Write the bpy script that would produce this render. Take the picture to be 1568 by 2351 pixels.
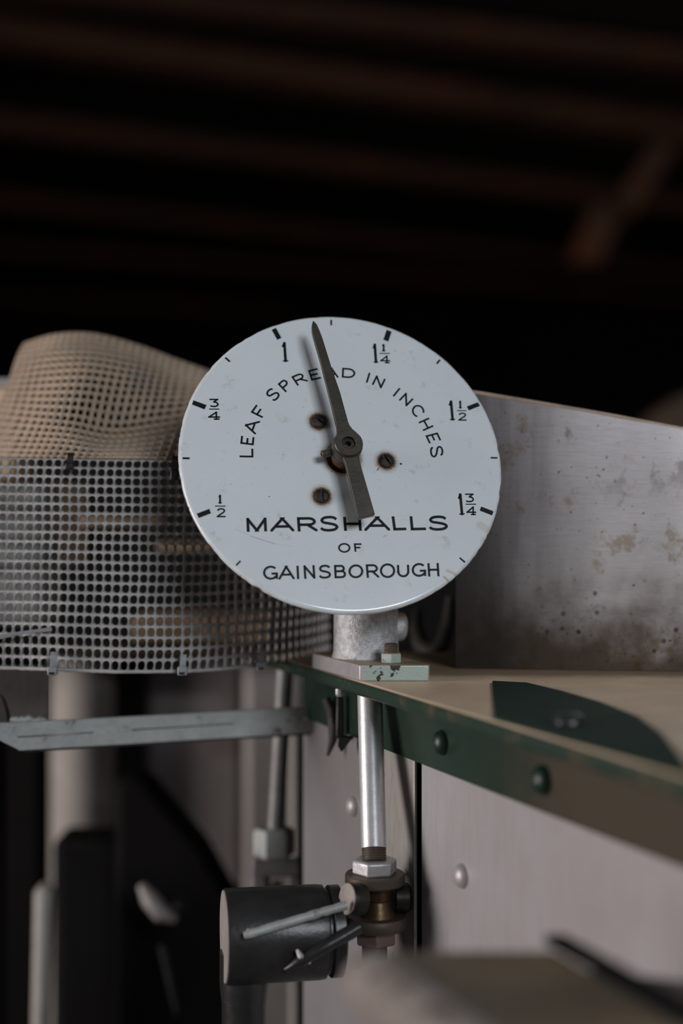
import bpy, bmesh, math, random
from math import sin, cos, pi, radians, sqrt, hypot, atan2
from mathutils import Vector, Matrix, noise

for o in list(bpy.data.objects): bpy.data.objects.remove(o, do_unlink=True)
scene = bpy.context.scene
COL = scene.collection
RNG = random.Random(7)

# ---------------------------------------------------------------- camera, world, lights
CZ = 1.35
F = 2351 * 50 / 36.0
cam = bpy.data.cameras.new('camera'); co = bpy.data.objects.new('camera', cam); COL.objects.link(co)
cam.lens = 50; cam.sensor_fit = 'VERTICAL'; cam.sensor_height = 36; cam.sensor_width = 24.01
co.location = (0, 0, CZ); co.rotation_euler = (pi/2, 0, 0)
cam.clip_start = 0.02; cam.clip_end = 60
cam.dof.use_dof = True; cam.dof.focus_distance = 0.795; cam.dof.aperture_fstop = 2.6
scene.camera = co

world = bpy.data.worlds.new('world'); scene.world = world; world.use_nodes = True
bg = world.node_tree.nodes['Background']; bg.inputs[0].default_value = (0.85, 0.90, 1.0, 1); bg.inputs[1].default_value = 0.05

def area(name, loc, target, sx, sy, power, color):
    l = bpy.data.lights.new(name, 'AREA'); l.shape = 'RECTANGLE'; l.size = sx; l.size_y = sy
    l.energy = power; l.color = color
    o = bpy.data.objects.new(name, l); COL.objects.link(o); o.location = Vector(loc)
    o.rotation_euler = (Vector(target) - Vector(loc)).to_track_quat('-Z', 'Y').to_euler(); return o
# daylight through the shed's openings behind and beside the camera
area('window_light_left', (-2.6, 0.25, CZ+0.05), (0, 0.85, CZ-0.1), 1.0, 1.5, 50, (1.0, 0.93, 0.90))
area('window_light_front', (1.05, -1.62, CZ+0.97), (0, 0.8, CZ), 0.85, 0.55, 33, (0.89, 0.95, 1.0))
# added warm fill, no lamp there, that just picks out the roof steels
area('added_roof_fill', (4.5, 5.0, 1.2), (0, 9.0, CZ+2.4), 1.5, 1.0, 9, (1.0, 0.72, 0.55))

scene.view_settings.view_transform = 'Standard'; scene.view_settings.look = 'None'
scene.view_settings.gamma = 1; scene.view_settings.use_curve_mapping = False
scene.view_settings.exposure = 0.0

# ---------------------------------------------------------------- helpers
def P(px, py, d): return Vector(((px-784)/F*d, d, CZ-(py-1175.5)/F*d))
W = {}
def reg(o, parent, M):
    W[o.name] = M
    if parent:
        o.parent = parent; o.matrix_basis = W[parent.name].inverted() @ M
    else: o.matrix_basis = M
def tag(o, label=None, cat=None, group=None, kind=None):
    if label: o['label'] = label
    if cat: o['category'] = cat
    if group: o['group'] = group
    if kind: o['kind'] = kind
    return o
def thing(name, label, cat, loc, group=None):
    o = bpy.data.objects.new(name, None); o.empty_display_size = .02; COL.objects.link(o)
    reg(o, None, Matrix.Translation(Vector(loc))); return tag(o, label, cat, group)
class MB:
    def __init__(s, frame=None): s.v = []; s.f = []; s.frame = frame
    def add(s, vs, fs):
        b = len(s.v); s.v += [Vector(v) for v in vs]; s.f += [tuple(i+b for i in f) for f in fs]; return s
    def prism(s, top, bot):
        n = len(top); s.add(list(top)+list(bot), [tuple(range(n)), tuple(reversed(range(n, 2*n)))] +
              [(i, i+n, (i+1) % n+n, (i+1) % n) for i in range(n)]); return s
    def slab(s, poly, off):
        off = Vector(off); return s.prism([Vector(p) for p in poly], [Vector(p)+off for p in poly])
    def box(s, c, h, R=None):
        R = R or Matrix.Identity(3); c = Vector(c); pts = []
        for z in (1, -1):
            for x, y in ((-1, -1), (1, -1), (1, 1), (-1, 1)):
                pts.append(c + R @ Vector((x*h[0], y*h[1], z*h[2])))
        return s.prism(pts[:4], pts[4:])
    def lathe(s, o, axis, prof, n=32, ref=None, ph=0.0, wob=0):
        o = Vector(o); a = Vector(axis).normalized(); r0 = ref or Vector((0, 0, 1) if abs(a.z) < .9 else (1, 0, 0))
        u = a.cross(r0).normalized(); w = a.cross(u).normalized(); vs = []; fs = []; m = len(prof)
        for (r, t) in prof:
            for k in range(n):
                q = 2*pi*k/n+ph; rr = r*(1+wob*noise.noise(Vector((cos(q)*9, sin(q)*9, t*50))))
                vs.append(o+a*t+(u*cos(q)+w*sin(q))*rr)
        for j in range(m-1):
            for k in range(n):
                fs.append((j*n+k, j*n+(k+1) % n, (j+1)*n+(k+1) % n, (j+1)*n+k))
        if prof[0][0] > 1e-6: fs.append(tuple(reversed(range(n))))
        if prof[-1][0] > 1e-6: fs.append(tuple(range((m-1)*n, m*n)))
        return s.add(vs, fs)
    def ring(s, o, axis, prof, n=48, wob=0):   # closed profile
        k0 = len(s.v); s.lathe(o, axis, prof+[prof[0]], n, wob=wob)
        s.f = [f for f in s.f if len(f) != n or min(f) < k0]; return s
    def cyl(s, a, b, r0, r1=None, n=24):
        a = Vector(a); b = Vector(b); L = (b-a).length
        return s.lathe(a, b-a, [(r0, 0), (r0 if r1 is None else r1, L)], n)
    def tube(s, pts, r, n=12):
        pts = [Vector(p) for p in pts]; vs = []; fs = []; pu = None
        for i, p in enumerate(pts):
            t = (pts[min(i+1, len(pts)-1)]-pts[max(i-1, 0)]).normalized()
            if pu is None: pu = t.orthogonal().normalized()
            u = (pu-t*pu.dot(t)).normalized(); pu = u; w = t.cross(u)
            rr = r[i] if isinstance(r, (list, tuple)) else r
            vs += [p+(u*cos(2*pi*k/n)+w*sin(2*pi*k/n))*rr for k in range(n)]
        for j in range(len(pts)-1):
            for k in range(n): fs.append((j*n+k, j*n+(k+1) % n, (j+1)*n+(k+1) % n, (j+1)*n+k))
        fs += [tuple(reversed(range(n))), tuple(range((len(pts)-1)*n, len(pts)*n))]
        return s.add(vs, fs)
    def build(s, name, mat, parent=None, frame=None, bevel=0, seg=2, smooth=35, weld=0, label=None):
        M = frame if frame is not None else (W[parent.name] if parent else Matrix.Identity(4))
        vs = s.v if frame is not None else [M.inverted() @ v for v in s.v]
        me = bpy.data.meshes.new(name); me.from_pydata([tuple(v) for v in vs], [], s.f); me.validate()
        bm = bmesh.new(); bm.from_mesh(me)
        if weld: bmesh.ops.remove_doubles(bm, verts=bm.verts, dist=weld)
        bmesh.ops.recalc_face_normals(bm, faces=bm.faces)
        for e in bm.edges:
            if len(e.link_faces) == 2 and e.calc_face_angle(0) > radians(smooth): e.smooth = False
        for f in bm.faces: f.smooth = True
        bm.to_mesh(me); bm.free()
        o = bpy.data.objects.new(name, me); COL.objects.link(o); me.materials.append(mat)
        reg(o, parent, M)
        if bevel:
            b = o.modifiers.new('bevel', 'BEVEL'); b.width = bevel; b.segments = seg; b.limit_method = 'ANGLE'; b.angle_limit = radians(35); b.harden_normals = False
        if label: o['label'] = label
        return o

# ---------------------------------------------------------------- materials
def newmat(name, rough=.5, metal=0.0, col=(.5, .5, .5), spec=.5):
    m = bpy.data.materials.new(name); m.use_nodes = True; nt = m.node_tree; b = nt.nodes['Principled BSDF']
    b.inputs['Base Color'].default_value = (*col, 1); b.inputs['Roughness'].default_value = rough
    b.inputs['Metallic'].default_value = metal; b.inputs['Specular IOR Level'].default_value = spec
    return m, nt, b
def N(nt, t, **kw):
    n = nt.nodes.new(t)
    for k, v in kw.items(): setattr(n, k, v)
    return n
def coords(nt, scale=(1, 1, 1)):
    tc = N(nt, 'ShaderNodeTexCoord'); mp = N(nt, 'ShaderNodeMapping'); mp.inputs['Scale'].default_value = scale
    nt.links.new(tc.outputs['Object'], mp.inputs['Vector']); return mp.outputs[0]
def ntex(nt, vec, scale, detail=4, rough=.6):
    n = N(nt, 'ShaderNodeTexNoise'); n.inputs['Scale'].default_value = scale; n.inputs['Detail'].default_value = detail
    n.inputs['Roughness'].default_value = rough; nt.links.new(vec, n.inputs['Vector']); return n.outputs['Fac']
def ramp(nt, fac, a, b):
    r = N(nt, 'ShaderNodeMapRange'); r.inputs['From Min'].default_value = a; r.inputs['From Max'].default_value = b
    r.interpolation_type = 'SMOOTHSTEP'; nt.links.new(fac, r.inputs['Value']); return r.outputs[0]
def mathn(nt, op, a, b=None):
    n = N(nt, 'ShaderNodeMath', operation=op)
    for i, x in enumerate((a, b)):
        if x is None: continue
        if isinstance(x, (int, float)): n.inputs[i].default_value = x
        else: nt.links.new(x, n.inputs[i])
    return n.outputs[0]
def mix(nt, fac, a, b):
    n = N(nt, 'ShaderNodeMix', data_type='RGBA')
    if isinstance(fac, (int, float)): n.inputs[0].default_value = fac
    else: nt.links.new(fac, n.inputs[0])
    for i, x in ((6, a), (7, b)):
        if isinstance(x, tuple): n.inputs[i].default_value = (*x, 1)
        else: nt.links.new(x, n.inputs[i])
    return n.outputs[2]
def bump(nt, b, h, strength=.3, dist=.001):
    n = N(nt, 'ShaderNodeBump'); n.inputs['Strength'].default_value = strength; n.inputs['Distance'].default_value = dist
    nt.links.new(h, n.inputs['Height']); nt.links.new(n.outputs[0], b.inputs['Normal'])
def worn(name, c1, c2, rust=None, rough=.5, metal=0.0, s1=60, s2=300, amt=.5, rcut=(.62, .68), rscale=90, bmp=.3, bd=.0006, scale=(1, 1, 1), spec=.5, top=None):
    """painted or bare metal: two-tone mottling, optional rust flecks, optional dust on faces that look up"""
    m, nt, b = newmat(name, rough, metal, c1, spec); v = coords(nt, scale)
    f = ntex(nt, v, s1); g = ntex(nt, v, s2, 3)
    c = mix(nt, ramp(nt, f, .5-amt*.4, .5+amt*.4), c1, c2)
    c = mix(nt, mathn(nt, 'MULTIPLY', ramp(nt, g, .45, .75), .35), c, tuple(x*.55 for x in c1))
    if rust:
        r = ramp(nt, ntex(nt, v, rscale, 6, .7), *rcut); c = mix(nt, r, c, rust)
        rr = N(nt, 'ShaderNodeMapRange'); nt.links.new(r, rr.inputs['Value']); rr.inputs['To Min'].default_value = rough; rr.inputs['To Max'].default_value = .85
        nt.links.new(rr.outputs[0], b.inputs['Roughness'])
        if metal:
            mm = mathn(nt, 'MULTIPLY', mathn(nt, 'SUBTRACT', 1.0, r), metal); nt.links.new(mm, b.inputs['Metallic'])
    if top:
        ge = N(nt, 'ShaderNodeNewGeometry'); sx = N(nt, 'ShaderNodeSeparateXYZ'); nt.links.new(ge.outputs['Normal'], sx.inputs[0])
        c = mix(nt, ramp(nt, sx.outputs[2], .4, .85), c, top)
    nt.links.new(c, b.inputs['Base Color'])
    if bmp: bump(nt, b, g, bmp, bd)
    return m

M = {}
M['net_grey'] = worn('grey painted netting', (.44, .425, .42), (.33, .315, .31), (.25, .19, .14), .45, 0, 60, 500, rcut=(.66, .74))
M['net_tan'] = worn('tan plastic netting', (.50, .37, .27), (.40, .31, .24), (.28, .27, .24), .6, 0, 25, 500, rcut=(.6, .7), rscale=30)
M['cast'] = worn('silver painted casting', (.62, .61, .62), (.38, .385, .40), (.24, .17, .10), .45, .45, 330, 1100, amt=.45, rcut=(.64, .74), rscale=60, bmp=.6, bd=.0008, top=(.36, .27, .18))
M['mint'] = worn('chipped mint paint', (.42, .50, .46), (.36, .44, .40), (.06, .045, .045), .5, 0, 50, 500, rcut=(.60, .63), rscale=120, top=(.40, .29, .19))
M['green'] = worn('dark green enamel', (.009, .030, .019), (.014, .036, .023), (.09, .06, .032), .4, 0, 20, 400, rcut=(.58, .72), rscale=22, bmp=.2)
M['alu_rod'] = worn('bright rod metal', (.80, .79, .81), (.70, .69, .71), (.10, .08, .07), .42, .6, 80, 500, rcut=(.66, .70), rscale=150, bmp=.1)
M['dark_metal'] = worn('oily dark steel', (.03, .028, .027), (.045, .04, .036), (.05, .035, .025), .42, .6, 60, 400, rcut=(.6, .7))
M['gun_paint'] = worn('dark grey painted casting', (.045, .044, .045), (.032, .031, .031), (.05, .035, .025), .33, .35, 60, 300, rcut=(.68, .75), bmp=.2, bd=.0008)
M['face_tan'] = worn('pale ground face', (.36, .31, .29), (.42, .37, .34), (.10, .07, .05), .55, 0, 80, 400, rcut=(.7, .73), rscale=200)
M['brass'] = worn('dull brass', (.17, .115, .055), (.10, .07, .04), None, .4, .7, 80, 400)
M['bronze'] = worn('brown oily steel', (.14, .105, .08), (.10, .08, .065), None, .5, .4, 80, 400)
M['nut'] = worn('silver nut', (.66, .64, .66), (.55, .53, .54), (.25, .15, .12), .4, .5, 80, 400, rcut=(.7, .76))
M['pointer'] = worn('tarnished brass pointer', (.078, .066, .052), (.056, .048, .040), (.06, .045, .03), .42, .55, 90, 500, rcut=(.66, .74), rscale=140, bmp=.1)
M['screw'] = worn('rusted screw', (.022, .019, .018), (.042, .030, .024), (.13, .065, .03), .38, .4, 400, 1500, rcut=(.58, .66), rscale=500, bmp=.6)
M['rust'] = worn('rust', (.17, .085, .04), (.09, .05, .03), None, .9, 0, 300, 1500, bmp=.8)
M['bar'] = worn('pale grey galvanised bar', (.42, .435, .425), (.34, .35, .345), (.13, .085, .05), .5, .15, 60, 400, rcut=(.59, .67), rscale=60, bmp=.4)
M['tie'] = worn('grey plastic tie', (.30, .31, .33), (.24, .25, .26), None, .4, 0, 80, 400)
M['black'] = newmat('black plastic', .5, 0, (.008, .008, .009))[0]
M['plate_dark'] = worn('dull brown grey plate', (.075, .066, .06), (.058, .052, .048), (.035, .028, .024), .6, .2, 20, 200)
M['bg_steel'] = worn('pale steel cladding', (.50, .46, .455), (.34, .30, .29), (.20, .14, .12), .5, .25, 3, 60, amt=.6, rcut=(.55, .75), rscale=4)
M['bg_steel2'] = worn('dull steel cladding', (.34, .31, .30), (.24, .21, .20), None, .5, .2, 3, 60, amt=.6)
M['bg_post'] = worn('dusty pale post', (.48, .43, .39), (.38, .34, .31), None, .6, 0, 6, 60)
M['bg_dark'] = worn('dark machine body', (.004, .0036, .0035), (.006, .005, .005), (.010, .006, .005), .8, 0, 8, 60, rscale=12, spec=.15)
M['wood_tan'] = worn('tan wood', (.85, .60, .40), (.62, .43, .27), None, .7, 0, 30, 120, scale=(1, 4, 6))
M['wood_dark'] = worn('dark brown wood', (.09, .055, .032), (.06, .038, .024), None, .75, 0, 30, 120)
M['grey_cast'] = worn('grey painted casting behind net', (.20, .205, .21), (.26, .27, .265), (.05, .045, .04), .35, 0, 60, 150, rcut=(.58, .64), rscale=70, bmp=.9, bd=.004)
M['rail_top'] = worn('dusty shelf top', (.44, .33, .225), (.37, .27, .18), (.10, .06, .03), .75, 0, 18, 250, rcut=(.64, .72), rscale=60)
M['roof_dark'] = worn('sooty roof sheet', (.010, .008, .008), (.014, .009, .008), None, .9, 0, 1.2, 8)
M['beam'] = worn('rusty roof steel', (.16, .07, .04), (.11, .06, .04), (.22, .07, .028), .8, 0, 1.0, 6, rscale=2.5, rcut=(.5, .65))
M['floor'] = worn('concrete floor', (.05, .045, .042), (.04, .036, .034), None, .9, 0, 2, 30)
M['fore'] = worn('olive stained casing', (.30, .21, .115), (.12, .095, .075), (.28, .22, .18), .5, .1, 9, 60, rscale=10, rcut=(.56, .72))
M['fore_end'] = worn('mottled pale casing end', (.44, .38, .35), (.22, .18, .16), (.08, .06, .05), .5, .1, 26, 100, rscale=40, rcut=(.55, .66))

def enamel():
    m, nt, b = newmat('white vitreous enamel', .16, 0, (.60, .66, .72)); b.inputs['Coat Weight'].default_value = .3; b.inputs['Coat Roughness'].default_value = .1
    v = coords(nt); c = mix(nt, ramp(nt, ntex(nt, v, 25), .35, .7), (.80, .845, .885), (.77, .82, .86))
    # faint yellow dirt and specks
    c = mix(nt, mathn(nt, 'MULTIPLY', ramp(nt, ntex(nt, v, 70, 6, .75), .57, .70), .5), c, (.50, .42, .33))
    c = mix(nt, ramp(nt, ntex(nt, v, 620, 2, .5), .745, .765), c, (.10, .07, .05))
    ln = N(nt, 'ShaderNodeVectorMath', operation='LENGTH'); nt.links.new(v, ln.inputs[0])
    e = ntex(nt, v, 150, 6, .75)
    # chipped rim: rust where radius + noise passes the edge
    rr = mathn(nt, 'ADD', ln.outputs['Value'], mathn(nt, 'MULTIPLY', mathn(nt, 'SUBTRACT', e, .5), .0085)); rr = mathn(nt, 'SUBTRACT', rr, mathn(nt, 'MULTIPLY', ramp(nt, ntex(nt, v, 22, 3), .62, .38), .0016))
    c = mix(nt, mathn(nt, 'MULTIPLY', ramp(nt, rr, .0893, .0918), .3), c, (.42, .36, .30))
    c = mix(nt, ramp(nt, rr, .0921, .0926), c, (.10, .055, .035))
    def capsule(x0, y0, x1, y1, w, colr, k):
        nonlocal c
        mp = N(nt, 'ShaderNodeMapping'); mp.vector_type = 'TEXTURE'; mp.inputs['Location'].default_value = ((x0+x1)/2, (y0+y1)/2, 0); mp.inputs['Rotation'].default_value = (0, 0, atan2(y1-y0, x1-x0))
        nt.links.new(v, mp.inputs['Vector']); sx_ = N(nt, 'ShaderNodeSeparateXYZ'); nt.links.new(mp.outputs[0], sx_.inputs[0]); Lh = hypot(x1-x0, y1-y0)/2
        a = mathn(nt, 'MAXIMUM', mathn(nt, 'SUBTRACT', mathn(nt, 'ABSOLUTE', sx_.outputs[0]), Lh), 0.0); d = mathn(nt, 'SQRT', mathn(nt, 'ADD', mathn(nt, 'MULTIPLY', a, a), mathn(nt, 'MULTIPLY', sx_.outputs[1], sx_.outputs[1])))
        c = mix(nt, mathn(nt, 'MULTIPLY', mathn(nt, 'SUBTRACT', 1.0, ramp(nt, d, w*.6, w)), k), c, colr)
    for (ax_, ay_, bx_, by_, w_, col_, k_) in ((576, 1231, 632, 1249, .00018, (.30, .24, .20), .9), (540, 1214, 577, 1231, .00015, (.45, .42, .40), .6), (632, 1249, 672, 1254, .00012, (.45, .42, .40), .5),
            (920, 1065, 920.4, 1065, .0008, (.07, .03, .015), 1), (866, 1080, 869.5, 1074, .0003, (.09, .05, .02), 1), (618, 1140, 618.3, 1140, .0004, (.05, .03, .03), 1), (634, 867, 634.4, 867, 0, (0, 0, 0), 0),
            (1027, 1310, 1045, 1318, .0012, (.55, .43, .33), .5), (1102, 1205, 1118, 1215, .0028, (.62, .52, .42), .45), (1020, 1325, 1036, 1340, .0009, (.42, .28, .18), .6), (881, 1232, 887, 1228, .0006, (.60, .48, .36), .6)):
        if w_: p_ = L(ax_, ay_); q_ = L(bx_, by_); capsule(p_.x, p_.y, q_.x, q_.y, w_, col_, k_)
    for (sx, sy, s) in SCREWS + [(0.0, 0.0, .62)]:
        d = N(nt, 'ShaderNodeVectorMath', operation='DISTANCE'); nt.links.new(v, d.inputs[0]); d.inputs[1].default_value = (sx, sy, 0)
        q = mathn(nt, 'ADD', d.outputs['Value'], mathn(nt, 'MULTIPLY', mathn(nt, 'SUBTRACT', ntex(nt, v, 700, 5, .8), .5), .0032))
        k = 0.0 if s > .7 else .0052
        halo = mathn(nt, 'SUBTRACT', 1.0, ramp(nt, q, .0042+k, .0086+k)); c = mix(nt, mathn(nt, 'MULTIPLY', halo, .8*s), c, (.36, .24, .12))
        core = mathn(nt, 'SUBTRACT', 1.0, ramp(nt, q, .0046+k, .0062+k)); c = mix(nt, mathn(nt, 'MULTIPLY', core, s), c, (.13, .065, .028))
    nt.links.new(c, b.inputs['Base Color']); return m
def ink():
    m, nt, b = newmat('black enamel print', .25, 0, (.010, .012, .014)); return m

def hopper_metal():
    m, nt, b = newmat('stained brushed sheet', .40, .75, (.5, .5, .5), .12); v = coords(nt); vs = coords(nt, (2, 2, 26))
    base = mix(nt, ramp(nt, ntex(nt, v, 7, 5), .3, .7), (.46, .42, .425), (.62, .575, .585))
    br = ntex(nt, vs, 40, 5, .7); base = mix(nt, mathn(nt, 'MULTIPLY', ramp(nt, br, .4, .7), .25), base, (.30, .27, .26))
    sp = ramp(nt, ntex(nt, v, 420, 2, .5), .70, .74); st = ramp(nt, ntex(nt, v, 34, 6, .7), .54, .63)
    sz = N(nt, 'ShaderNodeSeparateXYZ'); nt.links.new(v, sz.inputs[0])
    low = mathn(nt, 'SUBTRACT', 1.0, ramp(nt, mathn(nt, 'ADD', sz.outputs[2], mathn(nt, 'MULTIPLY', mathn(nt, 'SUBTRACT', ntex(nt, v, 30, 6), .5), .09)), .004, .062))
    sp2 = mathn(nt, 'MULTIPLY', ramp(nt, ntex(nt, v, 420, 3, .6), .60, .66), mathn(nt, 'SUBTRACT', 1.0, ramp(nt, sz.outputs[2], .01, .045)))
    c = mix(nt, mathn(nt, 'MULTIPLY', st, .6), base, (.27, .18, .10))
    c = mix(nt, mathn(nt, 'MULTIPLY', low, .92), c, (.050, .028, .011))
    # shade painted over the sheet's left end, broken up with brown tarnish streaks
    shade_tn = mathn(nt, 'ADD', sz.outputs[0], mathn(nt, 'MULTIPLY', mathn(nt, 'SUBTRACT', ntex(nt, coords(nt, (1, 1, .12)), 34, 5), .5), .07))
    shade_tn = mathn(nt, 'ADD', shade_tn, mathn(nt, 'MULTIPLY', sz.outputs[2], .12)); shade_tn = mathn(nt, 'SUBTRACT', 1.0, ramp(nt, shade_tn, -.055, .030)); c = mix(nt, mathn(nt, 'MULTIPLY', shade_tn, .9), c, (.020, .015, .012))
    vo = N(nt, 'ShaderNodeTexVoronoi'); vo.inputs['Scale'].default_value = 120; nt.links.new(v, vo.inputs['Vector'])
    pit = mathn(nt, 'SUBTRACT', 1.0, ramp(nt, vo.outputs['Distance'], .12, .24)); pit = mathn(nt, 'MULTIPLY', pit, ramp(nt, mathn(nt, 'SUBTRACT', ntex(nt, v, 22, 4), mathn(nt, 'MULTIPLY', mathn(nt, 'ABSOLUTE', mathn(nt, 'SUBTRACT', sz.outputs[2], .028)), 5.0)), .36, .50))
    c = mix(nt, mathn(nt, 'MULTIPLY', pit, .85), c, (.035, .022, .016))
    blot = mathn(nt, 'MULTIPLY', ramp(nt, ntex(nt, coords(nt, (1, 1, .6)), 40, 5, .7), .56, .64), ramp(nt, sz.outputs[2], .09, .13)); c = mix(nt, mathn(nt, 'MULTIPLY', blot, .5), c, (.12, .09, .085))
    c = mix(nt, sp, c, (.08, .05, .04)); c = mix(nt, mathn(nt, 'MULTIPLY', sp2, .8), c, (.05, .03, .02))
    tr = ramp(nt, mathn(nt, 'ADD', sz.outputs[2], mathn(nt, 'MULTIPLY', mathn(nt, 'SUBTRACT', ntex(nt, v, 60, 6), .5), .02)), .148, .17)
    nt.links.new(c, b.inputs['Base Color'])
    mm = mathn(nt, 'MULTIPLY', mathn(nt, 'SUBTRACT', 1.0, mathn(nt, 'MAXIMUM', low, mathn(nt, 'MULTIPLY', st, .6))), .8); nt.links.new(mm, b.inputs['Metallic'])
    bump(nt, b, br, .15, .0006); return m
def panel_metal(k=1.0):
    m, nt, b = newmat('brushed side cladding', .45, .35, (.5, .5, .5)); v = coords(nt); vs = coords(nt, (30, 3, 1))
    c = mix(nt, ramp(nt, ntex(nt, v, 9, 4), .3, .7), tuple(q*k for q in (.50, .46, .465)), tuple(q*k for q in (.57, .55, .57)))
    br = ntex(nt, vs, 30, 5, .7); c = mix(nt, mathn(nt, 'MULTIPLY', ramp(nt, br, .45, .7), .2), c, (.28, .25, .25))
    nt.links.new(c, b.inputs['Base Color']); bump(nt, b, br, .12, .0005); return m

# ---------------------------------------------------------------- the setting
FZ = 0.0
def struct(name, mb, mat):
    o = mb.build(name, mat); o['kind'] = 'structure'; return o
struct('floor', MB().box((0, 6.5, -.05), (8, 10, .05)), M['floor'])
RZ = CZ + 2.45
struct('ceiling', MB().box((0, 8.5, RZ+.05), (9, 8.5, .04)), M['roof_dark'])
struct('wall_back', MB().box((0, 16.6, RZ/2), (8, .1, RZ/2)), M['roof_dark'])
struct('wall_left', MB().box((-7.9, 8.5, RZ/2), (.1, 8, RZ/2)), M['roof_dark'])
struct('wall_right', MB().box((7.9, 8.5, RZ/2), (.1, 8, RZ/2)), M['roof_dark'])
# roof steels: each runs left (near) to right (far) under the roof sheets
beam_lab = ['rusty roof purlin nearest the dial, topmost in view', 'broad brown roof beam second from the top of view', 'dim roof beam third from the top of view',
            'dim roof beam fourth from the top of view', 'faint roof beam fifth from the top of view', 'faintest roof beam deepest in the dark shed']
for i, (ya, yb, hh) in enumerate([(-30, 150, .05), (95, 330, .085), (300, 490, .07), (470, 640, .06), (580, 690, .06), (690, 765, .06)]):
    H = 2.30
    def at(px, py): d = H*F/(1175.5-py); return P(px, py, d)
    a = at(-40, ya); b = at(1600, yb); d = (b-a); a = a-d*.15; b = b+d*.3
    s = Vector((d.y, -d.x, 0)).normalized()*.05
    m_ = MB(); up = Vector((0, 0, hh*1.6))
    m_.prism([a-s+up, b-s+up, b+s+up, a+s+up], [a-s, b-s, b+s, a+s])
    s2 = s*2.0; lo = Vector((0, 0, -.012)); m_.prism([a-s2, b-s2, b+s2, a+s2], [a-s2+lo, b-s2+lo, b+s2+lo, a+s2+lo])
    o = m_.build('roof_beam', M['beam'])
    tag(o, beam_lab[i], 'beam', 'roof beams of the dark shed')
o = MB().prism([P(1400, 470, 7.5)+Vector((x, y, 0)) for x, y in ((-.09, 0), (.09, 0), (.09, .15), (-.09, .15))][::1],
               [P(1345, 600, 7.5)+Vector((x, y, 0)) for x, y in ((-.09, 0), (.09, 0), (.09, .15), (-.09, .15))]).prism(
    [P(1530, 330, 7.5)+Vector((x, y, 0)) for x, y in ((-.07, 0), (.07, 0), (.07, .15), (-.07, .15))],
    [P(1425, 490, 7.5)+Vector((x, y, 0)) for x, y in ((-.07, 0), (.07, 0), (.07, .15), (-.07, .15))]).build('roof_brace', M['beam'])
tag(o, 'blurred rusty brace slanting down from the roof at right', 'brace')
m_ = MB(); a = P(1590, 890, 2.6); b = P(1480, 1010, 2.6)
m_.slab([P(1700, 850, 2.6), P(1560, 912, 2.6), P(1490, 960, 2.6), P(1470, 1300, 2.6), P(1700, 1300, 2.6)], (0, .12, 0))
o = m_.build('timber_post', M['wood_dark'], bevel=.01); tag(o, 'blurred brown timber end showing past the stained sheet at far right', 'timber')

# ---------------------------------------------------------------- dial gauge
ROLL = 9.60421013e-03
Cd = Vector((7.62266e-4, .8, 3.02797e-2+CZ)); Ud = Vector((.984302, .176269, .008866)); Vd = Vector((-.075833, .377027, .923093)); Nd = Vector((.159370, -.909274, .384476))
DF = Matrix(((Ud.x, Vd.x, Nd.x, Cd.x), (Ud.y, Vd.y, Nd.y, Cd.y), (Ud.z, Vd.z, Nd.z, Cd.z), (0, 0, 0, 1)))
CAM = Vector((0, 0, CZ))
def L(px, py, h=0.0):
    """where the sight line through a measured point meets the dial's own plane at height h"""
    r = Vector(((px-784)/F, 1, -(py-1175.5)/F)); o = Cd+Nd*h; t = (o-CAM).dot(Nd)/r.dot(Nd); q = CAM+r*t-o
    return Vector((q.dot(Ud), q.dot(Vd)))
SCREWS = []
for sx, sy in ((732, 964.5), (888.5, 1055.5), (740, 1136)):
    q = L(sx, sy, .002); SCREWS.append((q.x, q.y, .9))

base_c = P(850, 1565, .83)
gauge = thing('dial_gauge', 'round white enamel dial gauge with brass pointer on a silver post', 'gauge', (base_c.x, base_c.y, base_c.z))
m_ = MB(); R = .0921; prof = [(.0094, .0), (.0898, 0), (.0906, -.00012), (.0912, -.0004), (.0917, -.0009), (.09205, -.0016), (.0921, -.0024), (.0915, -.0026), (.0905, -.0018), (.0895, -.0016), (.0094, -.0016)]
m_.ring((0, 0, 0), (0, 0, 1), prof, 192)
for v in m_.v:
    r = hypot(v.x, v.y)
    if r > .0915:
        k = 1-max(0, noise.noise(Vector((v.x*260, v.y*260, 0)))-.1)*.010; v.x *= k; v.y *= k
dial = m_.build('dial_plate', enamel(), gauge, frame=DF, smooth=60)
INK = ink()

def clip_poly(poly, n, c):   # keep side n.p <= c
    out = []
    for i in range(len(poly)):
        a, b = poly[i], poly[(i+1) % len(poly)]; da, db = n.dot(a)-c, n.dot(b)-c
        if da <= 0: out.append(a)
        if (da < 0) != (db < 0) and abs(da-db) > 1e-12: out.append(a+(b-a)*(da/(da-db)))
    return out
def arc(cx, cy, rx, ry, a0, a1, n=14): return [(cx+rx*cos(radians(a0+(a1-a0)*i/n)), cy+ry*sin(radians(a0+(a1-a0)*i/n))) for i in range(n+1)]
def cat(pts, n=5):
    out = []; p = [pts[0]]+pts+[pts[-1]]
    for i in range(1, len(p)-2):
        for k in range(n):
            t = k/n; out.append(tuple(.5*((2*p[i][j])+(-p[i-1][j]+p[i+1][j])*t+(2*p[i-1][j]-5*p[i][j]+4*p[i+1][j]-p[i+2][j])*t*t+(-p[i-1][j]+3*p[i][j]-3*p[i+1][j]+p[i+2][j])*t**3) for j in (0, 1)))
    return out+[pts[-1]]
S_ = cat([(.95, .82), (.80, .95), (.5, 1.0), (.18, .94), (.05, .76), (.17, .60), (.5, .52), (.84, .42), (1.0, .25), (.85, .06), (.5, 0), (.16, .05), (.0, .19)])
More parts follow.
